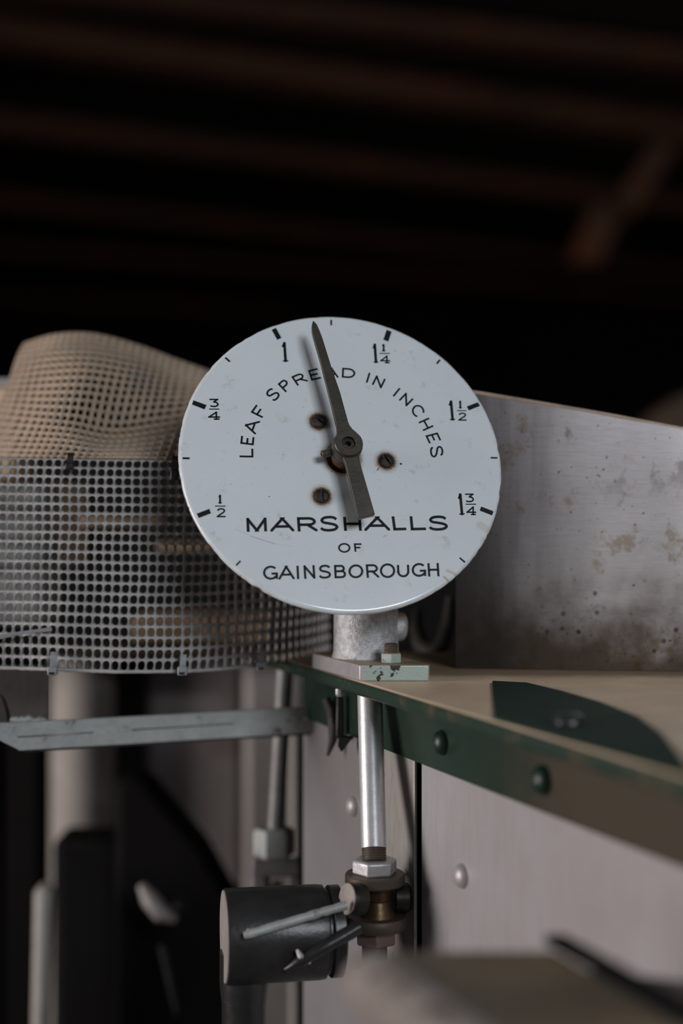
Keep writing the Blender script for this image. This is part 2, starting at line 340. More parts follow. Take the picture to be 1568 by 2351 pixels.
G = {'L': [(0, 1, 0, 0), (0, 0, 1, 0)], 'E': [(0, 0, 0, 1), (0, 0, 1, 0), (0, 1, .97, 1), (0, .5, .88, .5)], 'A': [(0, 0, .5, 1), (1, 0, .5, 1), (.2, .32, .8, .32)],
     'F': [(0, 0, 0, 1), (0, 1, 1, 1), (0, .5, .88, .5)], 'S': [S_], 'P': [(0, 0, 0, 1), [(0, 1), (.55, 1)]+arc(.62, .73, .38, .27, 90, -90)+[(0, .46)]],
     'R': [(0, 0, 0, 1), [(0, 1), (.5, 1)]+arc(.58, .73, .36, .27, 90, -90)+[(0, .46)], (.5, .46, 1, 0)], 'D': [(0, 0, 0, 1), [(0, 1), (.4, 1)]+arc(.45, .5, .55, .5, 90, -90)+[(0, 0)]],
     'I': [(.5, 0, .5, 1)], 'N': [(0, 0, 0, 1), (1, 0, 1, 1), (0, 1, 1, 0)], 'C': [arc(.55, .5, .55, .5, 42, 318, 26)], 'H': [(0, 0, 0, 1), (1, 0, 1, 1), (0, .5, 1, .5)],
     'M': [(0, 0, 0, 1), (1, 0, 1, 1), (0, 1, .5, 0), (1, 1, .5, 0)], 'O': [arc(.5, .5, .5, .5, 0, 360, 36)], 'G': [arc(.52, .5, .52, .5, 44, 325, 26), (1, .42, 1, .06), (.58, .42, 1, .42)],
     'B': [(0, 0, 0, 1), [(0, 1), (.55, 1)]+arc(.6, .765, .3, .235, 90, -90)+[(0, .53)], [(.5, .53)]+arc(.66, .265, .34, .265, 90, -90)+[(0, 0)]],
     'U': [[(0, 1), (0, .42)]+arc(.5, .42, .5, .42, 180, 360)+[(1, 1)]],
     '2': [cat([(.04, .74), (.16, .93), (.48, 1.0), (.84, .93), (.94, .74), (.78, .52), (.35, .27), (.0, 0)]), (0, 0, 1, 0)],
     '3': [(0, 1, .95, 1), [(.95, 1), (.42, .62)], cat([(.42, .62), (.78, .58), (1, .32), (.84, .07), (.45, 0), (.02, .07)])],
     '4': [(.72, 0, .72, 1), [(.72, 1), (0, .3)], (0, .3, 1, .3), (.55, 0, .95, 0)], '1': [(.55, 0, .55, 1), [(.55, .98), (.0, .78)], (.1, 0, 1, 0)], '-': [(0, .5, 1, .5)]}
HI = .00013
def glyph(mb, ch, BL, BR, TL, w, wt=None):
    """black letter strokes of constant width inside the parallelogram BL, BR, TL"""
    ex = BR-BL; ey = TL-BL; Wd, Hg = ex.length, ey.length; ix = min(.5, w/2/Wd); iy = min(.5, w/2/Hg)
    def mp(a, b): return BL+ex*(ix+a*(1-2*ix))+ey*(iy+b*(1-2*iy))
    nx = Vector((-ey.y, ey.x)); nx = nx if nx.dot(ex) > 0 else -nx; ny = Vector((-ex.y, ex.x)); ny = ny if ny.dot(ey) > 0 else -ny
    for st in G[ch]:
        ww = w
        if ch == '1' and wt and isinstance(st, tuple) and st[1] == st[3]: ww = wt
        if isinstance(st, tuple):
            a, b = mp(st[0], st[1]), mp(st[2], st[3]); t = (b-a).normalized(); s = Vector((-t.y, t.x))*ww/2
            dg = st[0] != st[2] and st[1] != st[3]; e = w*1.1 if dg else w*.5
            edge = lambda x, y: (y in (0, 1)) or (x in (0, 1) and not dg)
            if ch == 'I': e = w
            if edge(st[0], st[1]): a = a-t*e
            if edge(st[2], st[3]): b = b+t*e
            pl = [a-s, b-s, b+s, a+s]
            pl = clip_poly(pl, ny, ny.dot(TL)); pl = clip_poly(pl, -ny, -ny.dot(BL))
            if ch not in 'I1' and dg: pl = clip_poly(pl, nx, nx.dot(BR)); pl = clip_poly(pl, -nx, -nx.dot(BL))
            if len(pl) > 2: mb.add([(p.x, p.y, HI) for p in pl], [tuple(range(len(pl)))])
        else:
            pts = [mp(*p) for p in st]; n = len(pts); vs = []
            closed = (pts[0]-pts[-1]).length < 1e-6
            for i in range(n):
                pa = pts[i-1] if i else (pts[-2] if closed else None); pb = pts[i+1] if i < n-1 else (pts[1] if closed else None)
                if pa is None: t = (pb-pts[i]).normalized(); k = 1
                elif pb is None: t = (pts[i]-pa).normalized(); k = 1
                else:
                    t1 = (pts[i]-pa).normalized(); t2 = (pb-pts[i]).normalized(); t = (t1+t2).normalized(); k = 1/max(.6, t.dot(t1))
                s = Vector((-t.y, t.x))*ww/2*k; vs += [pts[i]-s, pts[i]+s]
            mb.add([(p.x, p.y, HI) for p in vs], [(2*i, 2*i+2, 2*i+3, 2*i+1) for i in range(n-1)])
def cr(o, q): return L(o[0]+q[0]/3.92, o[1]+q[1]/3.92)
C1, C2, C3, C4 = (400, 700), (780, 700), (400, 1060), (780, 1060)
def word(name, items, w, par=dial):
    mb = MB()
    for ch, o, BL, BR, TL in items: glyph(mb, ch, cr(o, BL), cr(o, BR), cr(o, TL), w)
    return mb.build(name, INK, par, frame=DF)
word('lettering', [('L', C1, (712, 1374), (711, 1295), (588, 1372)), ('E', C1, (714, 1265), (722, 1192), (594, 1250)), ('A', C1, (733, 1167), (775, 1048), (616, 1141)),
    ('F', C1, (792, 1019), (841, 950), (687, 967)), ('S', C1, (901, 879), (963, 813), (811, 800)), ('P', C1, (1003, 789), (1063, 737), (930, 713)), ('R', C1, (1108, 729), (1205, 686), (1052, 647)),
    ('E', C1, (1235, 684), (1322, 662), (1203, 590)), ('A', C1, (1352, 661), (1478, 655), (1352, 568)), ('D', C2, (18, 655), (138, 663), (22, 566)),
    ('I', C2, (233, 698), (250, 703), (260, 610)), ('N', C2, (287, 717), (374, 753), (328, 634)), ('I', C2, (474, 818), (490, 828), (533, 745)), ('N', C2, (530, 855), (601, 916), (594, 789)),
    ('C', C2, (628, 935), (684, 1026), (722, 880)), ('H', C2, (707, 1055), (752, 1137), (800, 1014)), ('E', C2, (770, 1177), (804, 1249), (880, 1148)), ('S', C2, (808, 1277), (818, 1378), (926, 1262))], .00108)
word('lettering', [('M', C3, (653, 632), (835, 628), (648, 507)), ('A', C3, (865, 630), (1080, 627), (865, 503)), ('R', C3, (1112, 629), (1290, 627), (1103, 500)), ('S', C3, (1308, 631), (1478, 628), (1308, 489)),
    ('H', C4, (40, 623), (199, 622), (30, 497)), ('A', C4, (222, 623), (452, 620), (222, 494)), ('L', C4, (483, 620), (600, 617), (466, 493)), ('L', C4, (640, 619), (777, 616), (628, 492)), ('S', C4, (798, 623), (974, 620), (796, 486))], .00155)
word('lettering', [('O', C3, (1475, 820), (1586, 820), (1474, 732)), ('F', C4, (134, 812), (203, 812), (126, 735))], .00098)
word('lettering', [('G', C3, (800, 1064), (934, 1062), (798, 937)), ('A', C3, (938, 1062), (1084, 1058), (934, 938)), ('I', C3, (1106, 1058), (1124, 1057), (1100, 937)), ('N', C3, (1170, 1056), (1271, 1053), (1162, 934)),
    ('S', C3, (1300, 1056), (1412, 1051), (1298, 930)), ('B', C3, (1443, 1050), (1548, 1048), (1437, 930)), ('O', C4, (78, 1051), (212, 1048), (78, 926)), ('R', C4, (243, 1046), (356, 1044), (233, 924)),
    ('O', C4, (362, 1049), (500, 1046), (360, 917)), ('U', C4, (518, 1042), (628, 1040), (514, 920)), ('G', C4, (648, 1038), (778, 1035), (646, 914)), ('H', C4, (796, 1034), (898, 1032), (788, 914))], .00122)
def numeral(items):
    mb = MB()
    for ch, o, BL, BR, TL, w, wt in items: glyph(mb, ch, cr(o, BL), cr(o, BR), cr(o, TL), w, wt)
    mb.build('numeral', INK, dial, frame=DF)
def bx(x0, x1, y0, y1): return (x0, y1), (x1, y1), (x0, y0)
numeral([('1', C1, (974, 516), (1028, 514), (962, 336), .00155, .0007)])
numeral([('3', C1, *bx(316, 400, 845, 921), .0009, None), ('-', C1, (313, 943), (405, 943), (313, 934), .0006, None), ('4', C1, *bx(305, 412, 960, 1035), .0009, None)])
numeral([('1', C3, *bx(395, 428, 298, 379), .0011, .0006), ('-', C3, (367, 405), (463, 405), (367, 396), .0006, None), ('2', C3, *bx(382, 462, 418, 501), .00088, None)])
numeral([('1', C2, (303, 526), (348, 524), (291, 350), .00155, .0007), ('1', C2, *bx(376, 412, 352, 421), .0011, .0006), ('-', C2, (357, 442), (450, 442), (357, 433), .0006, None), ('4', C2, *bx(364, 452, 455, 527), .00088, None)])
numeral([('1', C2, (990, 1043), (1040, 1041), (974, 862), .00155, .0007), ('1', C2, *bx(1068, 1100, 863, 934), .0011, .0006), ('-', C2, (1055, 957), (1138, 957), (1055, 948), .0006, None), ('2', C2, *bx(1066, 1141, 970, 1043), .00088, None)])
numeral([('1', C4, (1075, 483), (1125, 481), (1057, 287), .00155, .0007), ('3', C4, *bx(1128, 1208, 287, 366), .00088, None), ('-', C4, (1133, 388), (1227, 388), (1133, 379), .0006, None), ('4', C4, *bx(1140, 1228, 402, 482), .00088, None)])
for o, q in ((C3, ((203, 468), (315, 425), (330, 465), (220, 507))), (C1, ((173, 860), (290, 902), (273, 941), (160, 897))), (C1, ((877, 225), (915, 208), (964, 298), (927, 315))),
             (C2, ((422, 224), (467, 242), (437, 330), (392, 314))), (C2, ((1142, 915), (1242, 877), (1262, 910), (1162, 950))), (C4, ((1272, 404), (1383, 447), (1371, 484), (1259, 440))),
             (C1, ((75, 1372), (138, 1373), (138, 1390), (75, 1389))), (C1, ((465, 470), (507, 507), (494, 517), (453, 480))), (C1, ((1404, 134), (1420, 135), (1420, 185), (1405, 185))),
             (C2, ((895, 489), (910, 499), (879, 535), (866, 524))), (C2, ((1358, 1369), (1420, 1371), (1418, 1385), (1358, 1383))), (C4, ((1083, 860), (1131, 900), (1122, 912), (1074, 870))), (C3, ((590, 888), (601, 898), (563, 939), (551, 929)))):
    MB().add([(p.x, p.y, HI) for p in (cr(o, k) for k in q)], [(0, 1, 2, 3)]).build('tick_mark', INK, dial, frame=DF)

# slotted dome screws
for i, (sx, sy, s) in enumerate(SCREWS):
    a = radians((-42, -58, -88)[i]); mb = MB(); n = 36; R_ = .0043; idx = {}
    vs = []; fs = []
    for j in range(n+1):
        for k in range(n+1):
            x = (k/n*2-1)*1.0; y = (j/n*2-1)*1.0
            X = x*sqrt(1-y*y/2); Y = y*sqrt(1-x*x/2)          # square to disc
            r = hypot(X, Y); h = .0020*sqrt(max(0, 1-r*r*.92))
            if abs(X*sin(a)-Y*cos(a)) < .135: h = min(h, .0004)
            vs.append((sx+X*R_, sy+Y*R_, h+.0001))
    for j in range(n):
        for k in range(n): fs.append((j*(n+1)+k, j*(n+1)+k+1, (j+1)*(n+1)+k+1, (j+1)*(n+1)+k))
    mb.add(vs, fs); mb.lathe((sx, sy, -.004), (0, 0, 1), [(R_*.98, 0), (R_*.98, .0046)], 40)
    mb.build('mounting_screw', M['screw'], gauge, frame=DF, smooth=45)

# pointer: needle, hub, tail
PH = .0185
def pl(px, py, h=PH): return L(px, py, h)
out = [(718.9, 735.2), (716.5, 745), (716.6, 757), (718.5, 768), (736, 829), (754, 900), (769, 961), (773, 977), (774.5, 990), (772, 1000)]
outr = [(722, 738), (728, 745), (733, 756), (740, 774), (762, 845), (781, 900), (799.5, 968), (803, 976), (810, 985), (820, 993)]
poly = [pl(*p) for p in out]+[pl(790, 1025)]+[pl(812, 1025)]+[pl(*p) for p in reversed(outr)]
ptr = None
mb = MB()
def plate(mb, left, right, z0, z1):
    n = len(left); vs = []
    for q in (left, right):
        for p in q: vs += [(p.x, p.y, z1), (p.x, p.y, z0)]
    o = 2*n; fs = []
    for i in range(n-1):
        a = 2*i; fs += [(a, a+2, o+a+2, o+a), (a+1, o+a+1, o+a+3, a+3), (a, a+1, a+3, a+2), (o+a, o+a+2, o+a+3, o+a+1)]
    fs += [(0, o, o+1, 1), (2*n-2, 2*n-1, o+2*n-1, o+2*n-2)]
    mb.add(vs, fs)
plate(mb, [pl(*p) for p in out], [pl(*p) for p in outr], PH-.0030, PH)
pointer = mb.build('pointer', M['pointer'], gauge, frame=DF, bevel=.0004, smooth=40)
mb = MB()
plate(mb, [pl(*p) for p in ((788, 1046), (789, 1052), (794, 1062), (799, 1084), (823, 1188.5))], [pl(*p) for p in ((826, 1036), (824.5, 1048), (826.5, 1058), (832, 1078), (861.5, 1179.5))], PH-.0042, PH-.0004)
mb.build('pointer_tail', M['pointer'], pointer, frame=DF, bevel=.0004, smooth=40)
mb = MB(); mb.lathe((0, 0, 0), (0, 0, 1), [(.0050, .004), (.0064, .0065), (.0080, .009), (.0083, .012), (.0083, .0178), (.0081, .0184), (.0078, .0186), (.0080, .0199), (.0076, .0205), (.0039, .0205), (.0037, .0203), (.0037, .0180), (.0017, .0176), (.0013, .0172), (.0011, .015), (0, .015)], 56)
mb.build('hub', M['pointer'], pointer, frame=DF, smooth=30)
mb = MB(); mb.ring((0, 0, 0), (0, 0, 1), [(.0037, .0177), (.0035, .0187), (.0016, .0188), (.0012, .0178)], 32); mb.build('spindle', M['dark_metal'], pointer, frame=DF, smooth=30)
mb = MB(); mb.lathe((0, 0, -.018), (0, 0, 1), [(.0066, 0), (.0066, .013), (.0063, .0205), (.0055, .024)], 40); mb.build('sleeve', M['rust'], gauge, frame=DF)
a = L(738, 1043.5, .0095); b = L(770, 1036, .0095); a = Vector((a.x, a.y, .0095)); b = Vector((b.x, b.y, .0095)); Lg = (b-a).length
prof = [(0, .0012), (.0009, .0012), (.0011, 0), (.0018, 0)]; k = 0.0003
while k < Lg: prof += [(.0022, k), (.0022, k+.00022), (.00185, k+.00045), (.00185, k+.00055)]; k += .0008
prof += [(0.0018, Lg)]
mb = MB(); mb.lathe(a, b-a, prof, 24); mb.build('set_screw', M['bronze'], pointer, frame=DF, smooth=60)

# housing behind the dial, post, flange
PX, PY = .01455, .846
ftz = CZ-.0954+.0093
mb = MB(); zc = Cd.z
mb.lathe((PX, PY, ftz-.001), (0, 0, 1), [(.0208, 0), (.0203, .0010), (.0198, .0025), (.0194, .0045), (.0192, .010), (.0192, .060), (.0192, .100), (.0180, .118), (.0130, .128), (0, .131)], 56)
post = mb.build('post', M['cast'], gauge, smooth=50)
q = Cd-Nd*.0018; t = Vector((PX, PY+.003, zc-.012))
mb = MB(); ax = (t-q); mb.ring(q, -Nd, [(.0100, 0), (.0335, 0), (.0335, .004), (.024, .009), (.018, .012), (.0100, .014)], 48); mb.lathe(q-Nd*.010, (t-q+Nd*.010), [(.0172, 0), (.0170, (t-q+Nd*.010).length)], 40)
mb.build('bearing_housing', M['cast'], gauge, smooth=40)
mb = MB(); kb = P(915, 1438, .85); mb.lathe(kb-Vector((.003, 0, 0)), (1, .15, -.05), [(.0088, 0), (.0088, .004), (.0082, .0062), (.006, .0076), (.002, .0082), (0, .0083)], 32)
mb.build('boss', M['cast'], post, smooth=50)
fz = CZ-.0954
fl = [(.0102, .8003), (.0492, .8003), (.0500, .806), (.0395, .838), (.030, .865), (.012, .884), (-.012, .879), (-.0178, .870), (-.0168, .866)]
mb = MB(); mb.prism([(x, y, fz+.0093) for x, y in fl], [(x, y, fz+.0001) for x, y in fl])
def flange_mat():
    m, nt, b = newmat('flange paint', .42, .3, (.5, .5, .5)); v = coords(nt); sx = N(nt, 'ShaderNodeSeparateXYZ'); nt.links.new(v, sx.inputs[0])
    silver = mix(nt, ramp(nt, ntex(nt, v, 120, 4), .35, .7), (.52, .49, .50), (.44, .42, .43))
    mint = mix(nt, ramp(nt, ntex(nt, v, 60, 4), .35, .7), (.42, .50, .46), (.36, .44, .40))
    mint = mix(nt, ramp(nt, mathn(nt, 'ADD', ntex(nt, v, 130, 3, .6), mathn(nt, 'MULTIPLY', sx.outputs[2], 15.0)), .71, .74), mint, (.045, .035, .035))
    c = mix(nt, ramp(nt, sx.outputs[0], -.0038, -.0030), silver, mint)  # silver side, mint front: the two faces' differing light put into the paint
    ge = N(nt, 'ShaderNodeNewGeometry'); s2 = N(nt, 'ShaderNodeSeparateXYZ'); nt.links.new(ge.outputs['Normal'], s2.inputs[0])
    c = mix(nt, ramp(nt, s2.outputs[2], .5, .85), c, (.38, .28, .18)); nt.links.new(c, b.inputs['Base Color'])
    bump(nt, b, ntex(nt, v, 1500, 3), .3, .0005); return m
flange = mb.build('flange', flange_mat(), gauge, bevel=.0009, seg=3)
bc = Vector((.0283, .8115, fz+.0093))
mb = MB(); mb.lathe(bc, (0, 0, 1), [(.0056, 0), (.0063, .0006), (.0063, .0052), (.0056, .0058)], 6, ph=0); mb.build('nut', M['mint'], flange, bevel=.0003, smooth=25)
mb = MB(); pr = [(.0040, 0)]; z = .0058
while z < .0105: pr += [(.0040, z), (.0036, z+.0005), (.0040, z+.001)]; z += .001
mb.lathe(bc, (0, 0, 1), pr+[(.003, .0113)], 24); mb.build('bolt_end', M['bronze'], flange, smooth=60)
bs = P(780.5, 1590, .838)
mb = MB(); mb.lathe((bs.x, bs.y, CZ-.1041), (0, 0, -1), [(.0028, 0), (.0028, .0030), (.0023, .0044), (.001, .0048)], 12, wob=.2); mb.build('bolt_end', M['nut'], flange, smooth=60)

# ---------------------------------------------------------------- green rail (shelf + web)
def ex(Y, x0=.322): return x0-.39*Y
rail = thing('green_rail', 'dark green steel angle rail with dusty tan top under the white dial', 'rail', (ex(.8), .8, CZ-.1364))
y0, y1 = .30, .955
tz = CZ-.0954
pl_ = [(ex(y0), y0), (.62, y0), (.62, .97), (ex(y1)+.02, .97), (ex(y1), y1)]
mb = MB(); mb.prism([(x, y, tz) for x, y in pl_], [(x, y, tz-.0086) for x, y in pl_])
def rail_mat():
    m, nt, b = newmat('green rail plate with dust', .5, 0, (.02, .05, .03)); v = coords(nt)
    g = mix(nt, ramp(nt, ntex(nt, v, 45, 5, .7), .50, .66), (.012, .036, .022), (.075, .060, .034))
    d = mix(nt, ramp(nt, ntex(nt, v, 18), .35, .7), (.86, .65, .46), (.70, .52, .36))
    d = mix(nt, ramp(nt, ntex(nt, v, 160, 5, .75), .66, .72), d, (.12, .07, .04))
    sx = N(nt, 'ShaderNodeSeparateXYZ'); nt.links.new(v, sx.inputs[0])
    fr = ramp(nt, sx.outputs[1], .045, .015); far = ramp(nt, mathn(nt, 'ADD', sx.outputs[1], mathn(nt, 'MULTIPLY', ntex(nt, v, 60), .02)), .02, .05)
    d = mix(nt, mathn(nt, 'MULTIPLY', far, .75), d, (.16, .10, .05))
    ge = N(nt, 'ShaderNodeNewGeometry'); s2 = N(nt, 'ShaderNodeSeparateXYZ'); nt.links.new(ge.outputs['Normal'], s2.inputs[0])
    c = mix(nt, ramp(nt, s2.outputs[2], .55, .9), g, d); nt.links.new(c, b.inputs['Base Color']); bump(nt, b, ntex(nt, v, 500), .3, .0005); return m
RM = rail_mat()
mb.build('top_plate', RM, rail, bevel=.0022, seg=3)
mb = MB(); yw0, yw1 = .30, .945
mb.prism([(ex(yw0, .343), yw0, tz-.0087), (ex(yw0, .343)+.004, yw0, tz-.0087), (ex(yw1, .343)+.004, yw1, tz-.0087), (ex(yw1, .343), yw1, tz-.0087)],
         [(ex(yw0, .343), yw0, CZ-.1364), (ex(yw0, .343)+.004, yw0, CZ-.1364), (ex(yw1, .343)+.004, yw1, CZ-.1364), (ex(yw1, .343), yw1, CZ-.1364)])
def web_mat():
    m, nt, b = newmat('green web', .42, 0, (.012, .035, .02)); v = coords(nt)
    sx = N(nt, 'ShaderNodeSeparateXYZ'); nt.links.new(v, sx.inputs[0])
    g = mix(nt, ramp(nt, ntex(nt, v, 30, 5), .4, .7), (.008, .028, .017), (.014, .034, .020))
    n1 = mathn(nt, 'ADD', sx.outputs[1], mathn(nt, 'MULTIPLY', ntex(nt, v, 9, 4), .22))
    c = mix(nt, mathn(nt, 'MULTIPLY', mathn(nt, 'MULTIPLY', ramp(nt, n1, .03, -.09), ramp(nt, n1, -.25, -.13)), .85), g, (.085, .062, .042))
    c = mix(nt, ramp(nt, ntex(nt, v, 300, 2), .72, .75), c, (.10, .09, .06))
    nt.links.new(c, b.inputs['Base Color']); bump(nt, b, ntex(nt, v, 200), .15, .0005); return m
mb.build('web_plate', web_mat(), rail, bevel=.0006)
NP = Vector((-1, -.39, 0)).normalized()      # outward normal of the machine side
def dome(px, py, x0, r, h, mat, par, name='bolt_head', lab=None):
    d = x0/((px-784)/F+.39); c = P(px, py, d)
    mb = MB(); mb.lathe(c-NP*.0004, NP, [(r, 0), (r*.98, h*.18), (r*.88, h*.48), (r*.68, h*.75), (r*.4, h*.93), (0, h)], 28)
    o = mb.build(name, mat, par, smooth=60)
    if lab: o['label'] = lab
    return o
dome(1016, 1705, .343, .0068, .0058, M['green'], rail); dome(1249, 1791, .343, .0072, .0062, M['green'], rail)
mb = MB(); d = .633; q = P(1244, 1722, d); mb.lathe((q.x+.012, q.y, tz+.0001), (0, 0, 1), [(.0074, 0), (.0074, .003), (.0055, .0052), (.002, .006), (0, .006)], 28); mb.build('bolt_head', M['gun_paint'], rail, smooth=50)
# green strap lying on the rail
sp = [(1130, 1569), (1210, 1573), (1290, 1592), (1380, 1618), (1464, 1651), (1520, 1692), (1568, 1752), (1588, 1778)]
L1 = []
for px, py in sp:
    d = .0954*F/(py-1175.5); L1.append(((px-784)/F*d, d))
near = [(ex(.505)+.003, .505), (ex(.653)+.003, .653)]
mb = MB(); mb.prism([(x, y, tz+.0016) for x, y in L1+near], [(x, y, tz+.0001) for x, y in L1+near])
mb.build('cover_strap', worn('green strap paint', (.009, .030, .019), (.014, .034, .023), (.03, .034, .022), .65, 0, 12, 300, rscale=12, spec=.2), rail, bevel=.0006)

# ---------------------------------------------------------------- machine side cladding
side = thing('cladding', 'riveted silver metal side cladding below the green rail', 'panel', (ex(.75, .345), .75, 0))
PM = panel_metal()
def vpanel(name, ya, yb, x0, th, zt, zb, mat=PM, par=side, bev=.0006):
    off = NP*(-th); mb = MB(); mb.slab([(ex(ya, x0), ya, zt), (ex(yb, x0), yb, zt), (ex(yb, x0), yb, zb), (ex(ya, x0), ya, zb)], off)
    return mb.build(name, mat, par, bevel=bev)
zt = CZ-.1362
def yat(px, x0=.345): return x0/((px-784)/F+.39)
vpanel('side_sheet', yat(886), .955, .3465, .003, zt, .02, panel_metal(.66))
vpanel('side_sheet', .34, yat(961), .3465, .003, zt, .02)
vpanel('joint_strip', yat(953), yat(884), .3445, .002, zt, .02, worn('yellowed strip', (.50, .47, .43), (.44, .41, .38), (.25, .2, .15), .5, .4, 40, 200, scale=(1, 1, .3)))
vpanel('back_frame', .34, .955, .353, .003, zt, .02, M['bg_dark'])
for px, py in ((812, 1851), (1062, 2011), (1600, 2240)): dome(px, py, .3465, .0066, .0050, PM, side, 'rivet')

# ---------------------------------------------------------------- stained upright sheet (right)
pts_s = [(1046, .866, 896), (1107, .864, 904.5), (1230, .860, 925), (1400, .855, 954), (1568, .850, 986), (1760, .845, 1026)]
n = 24
sheet = thing('sheet_guard', 'tall stained silver metal sheet standing on the rail right of the dial', 'metal sheet', (P(1300, 1549, .852).x, .852, tz))
def sh(px, k):
    for a, b in zip(pts_s, pts_s[1:]):
        if px <= b[0]: f = (px-a[0])/(b[0]-a[0]); return a[k]*(1-f)+b[k]*f
mb = MB(); vs = []
for side_ in (0, 1):
    for j in range(13):
        for i in range(n+1):
            px = 1046+714*i/n; d = sh(px, 1); w = j/12; x = (px-784)/F*d
            zt_ = CZ-(sh(px, 2)-1175.5)/F*d; zb = tz+.0002
            wave = .0010*noise.noise(Vector((i*.17, w*.8, 5)))*w
            vs.append((x, d-wave+side_*.0022, zb+(zt_-zb)*w))
fs = []; o2 = 13*(n+1)
for j in range(12):
    for i in range(n):
        a = j*(n+1)+i; fs += [(a, a+1, a+n+2, a+n+1), (o2+a, o2+a+n+1, o2+a+n+2, o2+a+1)]
for i in range(n): fs += [(i, o2+i, o2+i+1, i+1), (12*(n+1)+i, 12*(n+1)+i+1, o2+12*(n+1)+i+1, o2+12*(n+1)+i)]
for j in range(12):
    a = j*(n+1); fs += [(a, a+n+1, o2+a+n+1, o2+a), (a+n, o2+a+n, o2+a+2*n+1, a+2*n+1)]
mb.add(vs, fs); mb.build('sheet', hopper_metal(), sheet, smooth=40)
mb = MB(); mb.tube([P(px, sh(px, 2), sh(px, 1))+Vector((0, .001, .0003)) for px in [1046+714*i/24 for i in range(25)]], .0013, 8)
mb.build('rolled_edge', worn('rolled edge', (.55, .42, .34), (.40, .30, .24), None, .5, .4), sheet)
# dim curved strap in the dark gap under the dial
mb = MB(); pts = [P(960, 1400, 1.02), P(955, 1440, 1.01), P(965, 1480, 1.0), P(990, 1498, .99), P(1015, 1480, .99), P(1030, 1430, 1.0), P(1034, 1370, 1.0)]
mb.tube(pts, [.003, .005, .006, .0065, .006, .005, .003], 12)
o = mb.build('hook_strap', M['plate_dark']); tag(o, 'dim curved metal hook in the dark gap right of the post', 'hook')

# ---------------------------------------------------------------- netting
def crom(p0, p1, p2, p3, t): return .5*((2*p1)+(p2-p0)*t+(2*p0-5*p1+4*p2-p3)*t*t+(3*p1-p0-3*p2+p3)*t**3)
def spl(tab, t):
    n = len(tab)-1; x = min(max(t, 0), .99999)*n; i = int(x); f = x-i
    g = lambda k: tab[min(max(k, 0), n)]
    return crom(g(i-1), g(i), g(i+1), g(i+2), f)
HOLE = [(cos(a), sin(a)) for a in [pi/12+2*pi*k/12 for k in range(12)]]
def net(S, nu, nv, name, mat, parent, hx=.375, hy=.385, t=.0008, seam=None):
    """moulded netting: every mesh opening is a real rounded hole in a ridged sheet"""
    mb = MB(); bd = []
    for k in range(12):
        x, y = HOLE[k]; m = max(abs(x), abs(y)); bd.append((x/m*.5, y/m*.5))
    hp = []
    for x, y in HOLE:
        p = 2.7; r = (abs(x)**p+abs(y)**p)**(-1/p); hp.append((x*r*hx, y*r*hy))
    # snap the boundary to the corners so neighbouring cells weld
    bd = [((.5 if b[0] > .4 else -.5 if b[0] < -.4 else b[0]), (.5 if b[1] > .4 else -.5 if b[1] < -.4 else b[1])) for b in bd]
    cache = {}
    def Sn(u, v):
        k = (round(u, 5), round(v, 5))
        if k in cache: return cache[k]
        e = .02; p = S(u, v); a = S(u+e, v)-S(u-e, v); b = S(u, v+e)-S(u, v-e); nn = a.cross(b); nn = nn.normalized() if nn.length > 1e-12 else Vector((0, -1, 0))
        cache[k] = (p, nn); return cache[k]
    for j in range(nv):
        for i in range(nu):
            cu, cv = i+.5, j+.5; vs = []; jx = RNG.uniform(-.015, .015)
            for lay, (pts, hh) in enumerate(((bd, t), (None, .55*t), (hp, -.1*t), (hp, -t))):
                for k in range(12):
                    if pts is None: x, y = (bd[k][0]*.3+hp[k][0]*.7, bd[k][1]*.3+hp[k][1]*.7)
                    else: x, y = pts[k]
                    if lay: x += jx
                    p, nn = Sn(cu+x, cv+y); vs.append(p+nn*hh)
            fs = []
            for q in range(3):
                for k in range(12): fs.append((q*12+k, q*12+(k+1) % 12, (q+1)*12+(k+1) % 12, (q+1)*12+k))
            mb.add(vs, fs)
    return mb.build(name, mat, parent, smooth=70, weld=2e-6)
# lower grey net: columns as measured along its top edge, then narrowing as it turns away
colx = [-100+20.3*i for i in range(33)]; w = 20.3
while colx[-1] < 752 and w > 4: w *= .925 if colx[-1] > 600 else .985; colx.append(colx[-1]+w)
NU = len(colx)-1
dt = [(-140, .865), (0, .85), (150, .84), (300, .838), (420, .842), (520, .862), (600, .885), (660, .92), (710, .96), (745, 1.0), (775, 1.07)]
def dat(px):
    for (a, da), (b, db) in zip(dt, dt[1:]):
        if px <= b:
            f = (px-a)/(b-a); f = max(f, 0); f2 = f*f*(3-2*f)*.3+f*.7; return da+(db-da)*f2
    return dt[-1][1]
bt = [(-140, 1526), (0, 1531), (120, 1535), (280, 1541), (420, 1540), (500, 1536), (580, 1529), (650, 1522), (700, 1512), (745, 1500), (775, 1488)]
def bat(px):
    for (a, da), (b, db) in zip(bt, bt[1:]):
        if px <= b: f = (px-a)/(b-a); return da+(db-da)*f
    return bt[-1][1]
NV = 21
def Slow(u, v):
    u_ = min(max(u, 0), NU-1e-4); i = int(u_); f = u_-i; px = colx[i]*(1-f)+colx[min(i+1, NU)]*f+(u-u_)*15
    w = v/NV; d = dat(px); wy = w*(.86+.14*w)+.0
    ytop = 1053+.014*(px-100)+(0 if px < 420 else -.00012*(px-420)**2); y = ytop+(bat(px)-ytop)*wy+2.2*sin(px*.013+w*3)*w*(1-w)*2
    x = px-12*w*(1 if px < 600 else max(0, 1-(px-600)/120))+1.2*sin(v*.9+px*.01)
    return P(x, y, d)
netg = thing('mesh_guard', 'grey painted plastic mesh guard wrapped around the machine left of the dial', 'mesh guard', P(300, 1535, .87))
